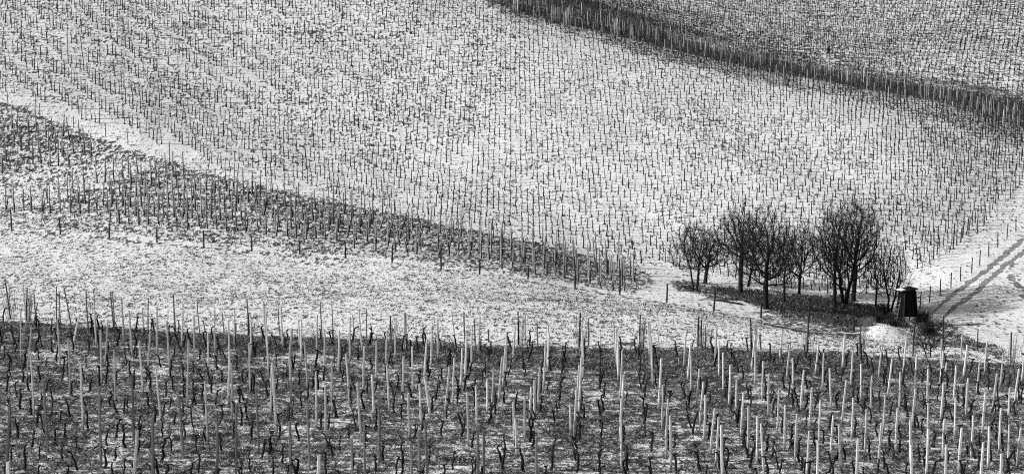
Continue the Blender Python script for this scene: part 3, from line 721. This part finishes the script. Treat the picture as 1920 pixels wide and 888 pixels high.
for n_, i in enumerate(ho[:300]):
    me = HV[(n_ * 13) % 32]
    if hroot is None: hroot = o = link('young_vine', me)
    else: o = hroot.copy(); COL.objects.link(o); o.data = me
    x, y = cand[i]; o.location = (x, y, float(H(x, y))); o.scale.z = np.interp(x, (-45, 10, 30, 40), (1.2, 1.0, 1.05, 1.3)); o.rotation_euler = (radians(random.gauss(0, 2)), radians(random.gauss(0, 2)), random.choice((0, pi)) + random.uniform(-.5, .5))
    u = cu[0][i]
    where = 'behind the left trees' if u < 1420 else 'behind the right trees' if u < 1660 else 'at the lower right end of the slope'
    if u < 1260: where = 'at the lower edge of the slope left of the trees'
    tag(o, f'thin dark young vine {where}', 'young vine', 'young vines on the large slope')
hfac = lambda x: float(np.interp(x, (-45, -10, 10, 30, 40), (1.36, 1.15, 1.02, 1.05, 1.3)))
merged('young_vines', [place(HV[(k * 13) % 32], *cand[i], (1, hfac(cand[i][0]) * random.uniform(.88, 1.12))) for k, i in enumerate(ho[300:])], M_hillvine, 'thousands of thin dark young vines in lines up the large snowy slope', 'young vines')
# paired row-end stakes at the lower right end of the slope
RE = [(1728, 511, 28), (1744, 500, 32), (1760, 490, 34), (1773, 477, 30), (1787, 465, 32), (1802, 452, 33), (1816, 439, 34), (1830, 430, 32), (1843, 418, 30), (1856, 407, 34), (1869, 397, 30), (1884, 386, 32)]
rp = at([r[0] for r in RE], [r[1] for r in RE]); rroot = None; RM = stake_mesh('end_stake', M_midstake, 88, .04)
for k, (r_, p) in enumerate(zip(RE, rp)):
    if rroot is None: rroot = o = link('end_stake', RM)
    else: o = rroot.copy(); COL.objects.link(o)
    o.location = p; o.scale = (1, 1, r_[2] * np.linalg.norm(p) / F); o.rotation_euler = (0, radians(5 + random.uniform(-3, 3)), 0)
    tag(o, f'{(ORD[k] if k < 11 else "topmost")} grey row-end stake counted upward along the lower right edge of the slope', 'end stake', 'row-end stakes of the large slope')

# ------------------------------------------------------------------ ridge: tall pale poles with dark brush behind
LINE = np.array([(905, 0), (1000, 33), (1050, 44), (1200, 77), (1400, 124), (1600, 164), (1750, 190), (1915, 240)], float)
POM = [stake_mesh('tall_pole', M_midstake, i + 60, .05) for i in range(4)]; POB = [stake_mesh('tall_pole', M_stake, i + 64, .045) for i in range(2)]
po = []
for k in range(262):
    u = 912 + 1003 * ((k + random.random() * .8) / 262) ** .85; base = np.interp(u, LINE[:, 0], LINE[:, 1]); m = k % 4
    v = base + (random.uniform(-9, -3) if m < 2 else random.uniform(-22, -10) if m == 2 else random.choice((2, 8, 16, 28)))
    if v > 0: po.append((u, v))
for c_ in (968, 1040, 1065, 1072, 1155, 1160, 1187):
    for k in range(5): po.append((c_ + random.uniform(-6, 3), np.interp(c_, LINE[:, 0], LINE[:, 1]) + random.uniform(-4, 2)))
pq = at([p[0] for p in po], [p[1] for p in po]); oroot = None
for k, (q_, p) in enumerate(zip(po, pq)):
    me = random.choice(POB) if random.random() < .15 else random.choice(POM)
    if oroot is None: oroot = o = link('tall_pole', me)
    else: o = oroot.copy(); COL.objects.link(o); o.data = me
    o.location = p; h = random.uniform(1.4, 1.95); o.scale = (1, 1, h); lean = random.gauss(0, 3); o.rotation_euler = (0, radians(lean), 0)
    u = q_[0]
    where = 'near the top edge' if u < 1150 else 'left of the walking person' if u < 1540 else 'right of the walking person'
    lw = 'tilted' if abs(lean) > 5 else 'upright'
    tag(o, f'{lw} thin grey pole on the dark ridge line, {where}', 'pole', 'poles along the ridge')
# dark untied vines filling the hollow
P = scatter(R_thick, .5, 51)
merged('vine_thicket', [place(MV[k % 10], x, y, random.uniform(.8, 1.2)) for k, (x, y) in enumerate(P)], M_thicket, 'dense dark vines in the hollow behind the ridge', 'vines')
# far slope
cand = []
for i in range(-20, 190):
    for j in range(60):
        x = .60 * i + random.gauss(0, .03); cand.append((x, 215 + 2.2 * j - .2 * x + random.gauss(0, .12)))
cand = np.array(cand); cu = project(np.stack([cand[:, 0], cand[:, 1], H(cand[:, 0], cand[:, 1])], -1))
ok = inside(R_far, cand[:, 0], cand[:, 1]) & (rng.random(len(cand)) < .9)
ok &= ~((np.abs(cu[0] - 1553) < 11) & (cu[1] > 104) & (cu[1] < 140))
cand = cand[ok]; print('far', len(cand))
merged('far_vines', [place(HV[(k * 13) % 32], x, y, (1, random.uniform(.85, 1.2))) for k, (x, y) in enumerate(cand)], M_hillvine, 'fine dense lines of vines on the far snowy slope', 'vines')
fs = cand[rng.random(len(cand)) < .05]
merged('far_stakes', [place(POM[k % 4], x, y, (.8, random.uniform(1.2, 1.7))) for k, (x, y) in enumerate(fs)], M_midstake, 'pale thin stakes dotted over the far snowy slope', 'stakes')

# ------------------------------------------------------------------ bare fruit trees
def tree(name, base, height, width, tr, fork, seed, label, stems=1, limbs=6, dens=1.0, leanx=0.0, group=None, cat='tree'):
    """branches grow step by step towards free space in the crown; girth follows from what each branch carries"""
    q = random.Random(seed); r_ = np.random.default_rng(seed); base = np.asarray(base, float); tb = MB(); cb = MB()
    rx = width / 2 * 1.07; ry = rx * .85; bot = fork * .62; rz = (height - bot) * .5; cz = bot + rz; cx = leanx * fork * 1.2
    N = int(1200 * dens); P = r_.normal(size=(N, 3)); P /= np.linalg.norm(P, axis=1)[:, None]; P *= (r_.random(N) ** (1 / 2.6))[:, None]
    lob = 1 + .34 * np.sin(3 * np.arctan2(P[:, 1], P[:, 0]) + seed) * np.cos(2.3 * P[:, 2] + seed * 1.7)
    P *= lob[:, None]; nar = np.where(P[:, 2] < 0, 1 - .25 * P[:, 2] ** 2, 1.0); P[:, :2] *= nar[:, None]
    A_ = P * (rx, ry, rz) + (cx, 0, cz)
    step = .15 if height > 4 else .10; pos = []; par = []
    for st in range(stems):
        sh = st - (stems - 1) / 2; lean = leanx + sh * .28 * (stems > 1); n_ = max(3, int(fork / .3)); wob = np.zeros(2)
        for i in range(n_ + 1):
            t = i / n_; wob += r_.normal(0, .012, 2) * (i > 0); pos.append(np.array((sh * .2 + lean * fork * t + wob[0], wob[1], fork * t - .12 * (i == 0)))); par.append(len(pos) - 2 if i else -1)
    pos = list(pos); live = np.ones(N, bool); bd = np.full(N, 1e9); bi = np.zeros(N, int)
    def upd(i0):
        Q = np.array(pos[i0:]); d = np.linalg.norm(A_[:, None] - Q[None], axis=2); j = d.argmin(1); dm = d[np.arange(N), j]; m = dm < bd; bd[m] = dm[m]; bi[m] = j[m] + i0
    low = [i for i, p in enumerate(pos) if p[2] < fork * .8]
    upd(0)
    m = np.isin(bi, low); bi[m] = len(pos) - 1
    kd = .26 if height > 4 else .2
    for it in range(90):
        live &= bd > kd
        if not live.any(): break
        i0 = len(pos)
        for nd in np.unique(bi[live]):
            v = A_[live & (bi == nd)] - pos[nd]; v = (v / (np.linalg.norm(v, axis=1)[:, None] + 1e-9)).mean(0)
            g_ = pos[nd] - pos[par[nd]] if par[nd] >= 0 else np.array((0, 0, 1.)); g_ = g_ / (np.linalg.norm(g_) + 1e-9)
            v = v + g_ * .5 + (0, 0, .02) + r_.normal(0, .16, 3); pos.append(pos[nd] + step * v / (np.linalg.norm(v) + 1e-9)); par.append(int(nd))
        upd(i0)
        if len(pos) > 6000: break
    n_ = len(pos); kids = [[] for _ in range(n_)]
    for i, p in enumerate(par):
        if p >= 0: kids[p].append(i)
    raw = np.zeros(n_)
    for i in range(n_ - 1, -1, -1): raw[i] = 1.0 if not kids[i] else sum(raw[c] ** 2.25 for c in kids[i]) ** (1 / 2.25)
    top = max(raw[i] for i in range(n_) if par[i] < 0); tip = .0125
    R = tip + (tr * 1.05 - tip) * ((raw - 1) / (top - 1)) ** .9
    stack = [(i, None) for i in range(n_) if par[i] < 0]
    while stack:
        i, start = stack.pop(); ch = [start, i] if start is not None else [i]
        while kids[ch[-1]]:
            ks = sorted(kids[ch[-1]], key=lambda c: -raw[c]); stack += [(c, ch[-1]) for c in ks[1:]]; ch.append(ks[0])
        pts_ = [pos[c] for c in ch]; rad = [R[c] for c in ch]
        if start is not None: rad[0] = min(rad[0], rad[1] * 1.15)
        else: rad[0] *= 1.5; 
        big = max(rad) > .035
        (tb if big else cb).tube(pts_, rad, 7 if start is None else 5 if big else 3, False)
    for i in range(n_):
        if R[i] < .030 and pos[i][2] > fork:
            for _ in range(2 if q.random() < .35 * dens else 1):
                d = pos[i] - pos[par[i]]; d = d / (np.linalg.norm(d) + 1e-9) * .7 + np.array((q.gauss(0, .5), q.gauss(0, .5), q.gauss(.35, .35))); d /= np.linalg.norm(d); L = q.uniform(.25, .85) * (1 if height > 4 else .5)
                e = pos[i] + d * L; cb.tube([pos[i], pos[i] + d * L * .5 + np.array((q.gauss(0, .03), q.gauss(0, .03), .02)), e + (0, 0, .04)], [.0115, .0095, .006], 3, False)
    o = link(name, None, None, base); link('trunk', tb.mesh('trunk', M_bark, True), o); link('crown', cb.mesh('crown', M_twig), o)
    return tag(o, label, cat, group)
TR = [  # base u, v, top v, crown width px, trunk width px, fork height px, stems, limbs, density, lean, label
 (1304, 545, 424, 78, 4.5, 40, 2, 4, .9, -.06, 'slender double-stemmed bare tree at the left end of the group'),
 (1322, 532, 428, 84, 6.5, 28, 1, 5, .9, .12, 'short-trunked bare tree with a wide crown, second from the left'),
 (1388, 550, 388, 100, 8, 72, 1, 5, 1.1, .03, 'tall dark bare tree with a straight trunk and arching top left of the middle'),
 (1402, 537, 430, 70, 4, 26, 1, 4, .9, .25, 'thin bare tree leaning right just behind the tall straight one'),
 (1436, 579, 402, 118, 9.5, 50, 1, 7, 1.2, -.03, 'thick-trunked bare tree with a low wide fork nearest the meadow'),
 (1470, 567, 432, 66, 4.5, 42, 1, 5, 1.0, -.02, 'small thin-trunked bare tree right of the thick one'),
 (1498, 553, 425, 86, 5, 34, 1, 5, 1.0, .04, 'bare tree with a rounded crown in the gap of the group'),
 (1566, 578, 408, 84, 6, 56, 1, 5, 1.0, -.03, 'front bare tree of the right trio with a slim trunk'),
 (1583, 571, 388, 100, 7, 26, 2, 5, 1.0, .02, 'bare tree forking low into a V in the middle of the right trio'),
 (1600, 564, 380, 104, 8, 60, 1, 6, 1.1, .05, 'tallest bare tree at the back of the right trio'),
 (1642, 575, 478, 44, 3.5, 30, 1, 4, .7, .05, 'small spindly bare tree between the trio and the hide'),
 (1668, 584, 462, 64, 4, 22, 2, 4, .8, .15, 'leaning bare bush-like tree just left of the hide'),
]
tpos = at([t[0] for t in TR], [t[1] for t in TR])
for k, (t, p) in enumerate(zip(TR, tpos)):
    s = np.linalg.norm(p) / F
    tree('bare_tree', p, (t[1] - t[2]) * s, t[3] * s, t[4] * s / 2, t[5] * s, 100 + k, t[10], t[6], t[7], t[8], t[9], 'bare trees beside the hide')
# scrub beside the hide, the low bush and the sapling by the vineyard edge
SB = [(1655, 588, 26, 30, 'dense black bush left of the hide'), (1628, 612, 18, 44, 'dry brown bramble on the bank left of the snow pile'), (1642, 604, 24, 36, 'dark bramble on the bank above the snow pile'), (1676, 612, 16, 34, 'dark bramble right above the snow pile in front of the hide'), (1728, 604, 30, 52, 'sparse thorny scrub right of the hide'), (1742, 628, 30, 56, 'dense thorny scrub at the lower end of the track'),
      (1741, 669, 44, 62, 'small bare forked bush at the edge of the front vineyard'), (0, 0, 0, 0, '')]
for k, (u, v, h, w, lab) in enumerate(SB[:-1]):
    p = at([u], [v])[0]; s = np.linalg.norm(p) / F; q = random.Random(300 + k)
    if k == 6:
        tree('bare_bush', p, h * s, w * s, .035, .5, 333, lab, 2, 4, .6, -.15, None, 'bush'); continue
    b = MB()
    for j in range(150 if w < 50 else 220):
        a = q.uniform(0, 2 * pi); r = abs(q.gauss(0, .35)) * w * s * .5; x, y = cos(a) * r, sin(a) * r * .8; z0 = float(H(p[0] + x, p[1] + y)) - p[2]
        L = h * s * q.uniform(.35, 1.1); dx, dy = q.gauss(0, .35), q.gauss(0, .35); pp = []
        for i in range(4): t = i / 3; pp.append((x + dx * L * t + q.gauss(0, .02), y + dy * L * t, z0 - .03 + L * (t - .25 * t * t * abs(dx))))
        b.tube(pp, [.014, .012, .009, .006], 3, False)
        for m_ in range(2):
            i = q.randint(1, 3); e = np.array(pp[i]); b.tube([e, e + (q.gauss(0, .12), q.gauss(0, .12), q.uniform(0, .18))], [.008, .004], 3, False)
    tag(link('bramble_bush', b.mesh('bramble_bush', M_twig if k != 1 else M_cane), None, p), lab, 'bush')
# fallen logs
def log(u0, v0, u1, v1, r, lab, seed):
    a, b_ = at([u0, u1], [v0, v1]); q = random.Random(seed); m = MB(); c0 = (a + b_) / 2; k = 8; pp = []
    for i in range(k):
        t = i / (k - 1); P_ = a + (b_ - a) * t; pp.append((P_[0] - c0[0] + q.gauss(0, .02), P_[1] - c0[1] + q.gauss(0, .05), float(H(P_[0], P_[1])) - c0[2] + r * .7 + q.gauss(0, .02)))
    m.tube(pp, [r * q.uniform(.75, 1.1) * (1 - .3 * i / k) for i in range(k)], 6)
    for j in range(7):
        i = q.randint(1, k - 1); e = np.array(pp[i]); m.tube([e, e + (q.gauss(0, .25), q.gauss(0, .2), q.uniform(.1, .35)), e + (q.gauss(0, .5), q.gauss(0, .2), q.uniform(.1, .45))], [.025, .016, .01], 3, False)
    tag(link('fallen_branch', m.mesh('fallen_branch', M_bark, True), None, c0), lab, 'branch')
log(1278, 538, 1303, 543, .09, 'short dark fallen branch at the left end of the tree group', 1)
log(1342, 564, 1392, 572, .11, 'long dark fallen branch lying on snow left of the thick tree', 2)

# ------------------------------------------------------------------ hunting hide
hp = at([1700], [606])[0]; s = np.linalg.norm(hp) / F
hide = link('hunting_hide', None, None, hp); hide.rotation_euler.z = radians(18)
tag(hide, 'dark plank hunting hide on short legs with a snow-covered roof and a viewing slit', 'hunting hide')
Wb, Wt, Hb, z0 = 1.04, .84, 1.80, .62
def wall(name, ang, w0, w1, dist0, dist1, slit=None):
    b = MB(); nb = 8
    for i in range(nb):
        for (za, zb) in ((0, 1),) if slit is None or not (slit[0] <= i <= slit[1]) else ((0, slit[2]), (slit[3], 1)):
            P = []
            q = random.uniform(-.008, .008)
            for z in (za, zb):
                w = w0 + (w1 - w0) * z; d = dist0 + (dist1 - dist0) * z + q; xa = -w / 2 + w * i / nb + .004; xb = -w / 2 + w * (i + 1) / nb - .004
                zz = z0 + Hb * z + (random.uniform(-.03, 0) if z == 0 else 0)
                for x, dd in ((xa, d + .012), (xb, d + .012), (xb, d - .012), (xa, d - .012)):
                    P.append((cos(ang) * x + sin(ang) * dd, sin(ang) * x - cos(ang) * dd, zz))
            b.hexa(P)
    return link(name, b.mesh(name, M_plank), hide)
w_ = wall('front_wall', 0, Wb, Wt, Wb / 2, Wt / 2, (4, 6, .54, .62)); wall('side_wall', -pi / 2, Wb - .06, Wt - .06, Wb / 2, Wt / 2); wall('side_wall', pi / 2, Wb - .06, Wt - .06, Wb / 2, Wt / 2); wall('back_wall', pi, Wb, Wt, Wb / 2, Wt / 2)
b = MB(); b.box((0, 0, z0 - .03), (Wb + .06, Wb + .06, .06)); link('floor_deck', b.mesh('floor_deck', M_plank), hide)
zt = z0 + Hb
b = MB(); b.hexa([(-.70, -.62, zt - .10), (.50, -.62, zt + .10), (.50, .62, zt + .10), (-.70, .62, zt - .10), (-.70, -.62, zt - .04), (.50, -.62, zt + .18), (.50, .62, zt + .18), (-.70, .62, zt - .04)])
roof = link('roof', b.mesh('roof', M_plank), hide)
bm = bmesh.new(); bmesh.ops.create_grid(bm, x_segments=10, y_segments=10, size=.5)
for v in bm.verts:
    e = max(abs(v.co.x), abs(v.co.y)) * 2; x = -.42 + v.co.x * .42; y = .18 + v.co.y * .78
    v.co = (x, y, zt - .037 + (x + .70) / 1.20 * .22 + .06 * (1 - e ** 4) * (.7 + .4 * random.random()))
me = bpy.data.meshes.new('snow_layer'); bm.to_mesh(me); bm.free(); me.materials.append(M_snow)
for p_ in me.polygons: p_.use_smooth = True
sl = link('snow_layer', me, roof); so = sl.modifiers.new('thickness', 'SOLIDIFY'); so.thickness = .03; so.offset = -1
# corner battens, legs and braces
for sx in (-1, 1):
    for sy in (-1, 1):
        b = MB(); x, y = sx * (Wb / 2 - .05), sy * (Wb / 2 - .05); zz = -.45; b.tube([(x * 1.12, y * 1.12, zz), (x, y, z0 - .06)], [.05, .05], 6); link('leg', b.mesh('leg', M_darkpost), hide)
        b = MB(); b.tube([(sx * (Wb / 2 + .02), sy * (Wb / 2 + .02), z0), (sx * (Wt / 2 + .02), sy * (Wt / 2 + .02), zt - .04)], [.035, .035], 4); link('corner_batten', b.mesh('corner_batten', M_darkpost), hide)
for sx in (-1, 1):
    b = MB(); b.tube([(sx * -.5, -.57, .02), (sx * .5, -.57, z0 - .1)], [.028, .028], 5); link('brace', b.mesh('brace', M_greystake), hide)
lad = link('ladder', None, hide)
for yy in (-.18, .22):
    b = MB(); b.tube([(-.98, yy, -.1), (-.60, yy, 1.9)], [.035, .03], 5); link('rail', b.mesh('rail', M_greystake if yy < 0 else M_darkpost), lad)
for i in range(6):
    t = (i + .7) / 6.5; b = MB(); b.tube([(-.98 + .38 * t, -.22, -.1 + 2 * t), (-.98 + .38 * t, .26, -.1 + 2 * t)], [.022, .022], 5); link('rung', b.mesh('rung', M_greystake), lad)
# a pale plant sleeve among the front vines
p = at([1774], [696])[0]; b = MB(); k = 8
b.tube([(0, 0, -.02), (.02, 0, .3), (.05, 0, .52)], [.085, .08, .075], 10, False); b.tube([(.045, 0, .52), (.02, 0, .3), (0, 0, .02)], [.068, .072, .078], 10, False)
tag(link('plant_sleeve', b.mesh('plant_sleeve', M_sleeve, True), None, p), 'short pale plastic plant sleeve among the vines at the front vineyard edge', 'plant sleeve')

# ------------------------------------------------------------------ the walking person on the far slope
pp0 = at([1553], [109])[0]; sc_ = 21.5 * np.linalg.norm(pp0) / F / 1.75
def skin(name, V, E, R, mat, parent, root=0, sub=1):
    me = bpy.data.meshes.new(name); me.from_pydata(V, E, []); o = link(name, me, parent)
    o.modifiers.new('skin', 'SKIN'); o.modifiers.new('sub', 'SUBSURF').levels = sub; o.modifiers['sub'].render_levels = sub
    for i, r in enumerate(R): me.skin_vertices[0].data[i].radius = r if isinstance(r, tuple) else (r, r); me.skin_vertices[0].data[i].use_root = (i == root)
    dg = bpy.context.evaluated_depsgraph_get(); m2 = bpy.data.meshes.new_from_object(o.evaluated_get(dg)); o.modifiers.clear(); o.data = m2; m2.name = name; m2.materials.clear(); m2.materials.append(mat)
    for p_ in m2.polygons: p_.use_smooth = True
    return o
per = link('person', None, None, pp0); per.scale = (sc_,) * 3; per.rotation_euler.z = radians(-25)
tag(per, 'person in dark clothes walking across the far snowy slope with a bent arm', 'person')
V = [(0, 0, .95), (0, -.01, 1.12), (.01, -.03, 1.32), (.02, -.05, 1.44), (.03, -.07, 1.53), (.04, -.09, 1.64), (.04, -.09, 1.74),
     (.10, 0, .90), (.15, -.10, .50), (.17, .02, .09), (.18, -.12, .04), (-.10, 0, .90), (-.20, .02, .50), (-.26, .12, .10), (-.27, 0, .04),
     (.19, -.04, 1.40), (.25, .03, 1.14), (.22, -.10, .92), (.21, -.14, .83), (-.17, -.04, 1.40), (-.34, -.04, 1.18), (-.40, -.22, 1.02), (-.42, -.29, .97)]
E = [(0, 1), (1, 2), (2, 3), (3, 4), (4, 5), (5, 6), (0, 7), (7, 8), (8, 9), (9, 10), (0, 11), (11, 12), (12, 13), (13, 14), (3, 15), (15, 16), (16, 17), (17, 18), (3, 19), (19, 20), (20, 21), (21, 22)]
R = [(.16, .12), (.16, .12), (.19, .13), (.14, .10), .065, (.095, .11), .07, (.10, .10), .075, .05, .05, (.10, .10), .075, .05, .05, .075, .06, .045, .04, .075, .06, .045, .04]
skin('body', V, E, R, M_cloth, per)
skin('face', [(.045, -.17, 1.60), (.045, -.18, 1.66)], [(0, 1)], [.05, .055], M_skin, per)
b = MB(); bm = bmesh.new(); bmesh.ops.create_uvsphere(bm, u_segments=12, v_segments=8, radius=.125)
for v in bm.verts:
    v.co.z *= .8
    if v.co.z < 0: v.co.z *= .4
    v.co += __import__('mathutils').Vector((.04, -.085, 1.69))
me = bpy.data.meshes.new('cap'); bm.to_mesh(me); bm.free(); me.materials.append(M_cloth); link('cap', me, per)
bm = bmesh.new(); bmesh.ops.create_cube(bm, size=1); bmesh.ops.bevel(bm, geom=bm.edges[:], offset=.2, segments=2, affect='EDGES')
for v in bm.verts: v.co = __import__('mathutils').Vector((v.co.x * .32 + .01, v.co.y * .2 + .16, v.co.z * .46 + 1.22))
me = bpy.data.meshes.new('rucksack'); bm.to_mesh(me); bm.free(); me.materials.append(M_cloth)
rk = link('rucksack', me, per)

# ------------------------------------------------------------------ light: low winter sun from the left, monochrome sky
SUN_EL, SUN_AZ = radians(27), radians(-100)      # azimuth measured from +Y, clockwise positive
w = bpy.data.worlds.new('World'); S.world = w; w.use_nodes = True; nt = w.node_tree
bg = nt.nodes['Background']; sk = nt.nodes.new('ShaderNodeTexSky'); sk.sky_type = 'NISHITA'; sk.sun_disc = False; sk.sun_elevation = SUN_EL; sk.sun_rotation = SUN_AZ
bw = nt.nodes.new('ShaderNodeRGBToBW'); nt.links.new(sk.outputs[0], bw.inputs[0]); nt.links.new(bw.outputs[0], bg.inputs['Color']); bg.inputs['Strength'].default_value = .09
sl_ = bpy.data.lights.new('sun', 'SUN'); sl_.energy = 4.2; sl_.angle = radians(.5); sl_.color = (1, 1, 1)
so_ = bpy.data.objects.new('sun', sl_); COL.objects.link(so_)
import mathutils
d = mathutils.Vector((sin(SUN_AZ) * cos(SUN_EL), cos(SUN_AZ) * cos(SUN_EL), sin(SUN_EL)))
so_.rotation_euler = d.to_track_quat('Z', 'Y').to_euler(); so_.location = d * 200

S.view_settings.view_transform = 'Standard'; S.view_settings.look = 'None'; S.view_settings.gamma = 1; S.view_settings.exposure = 0.36
try: S.view_settings.use_curve_mapping = False
except Exception: pass
S.cycles.use_denoising = False; S.cycles.max_bounces = 4; S.cycles.filter_width = 1.1
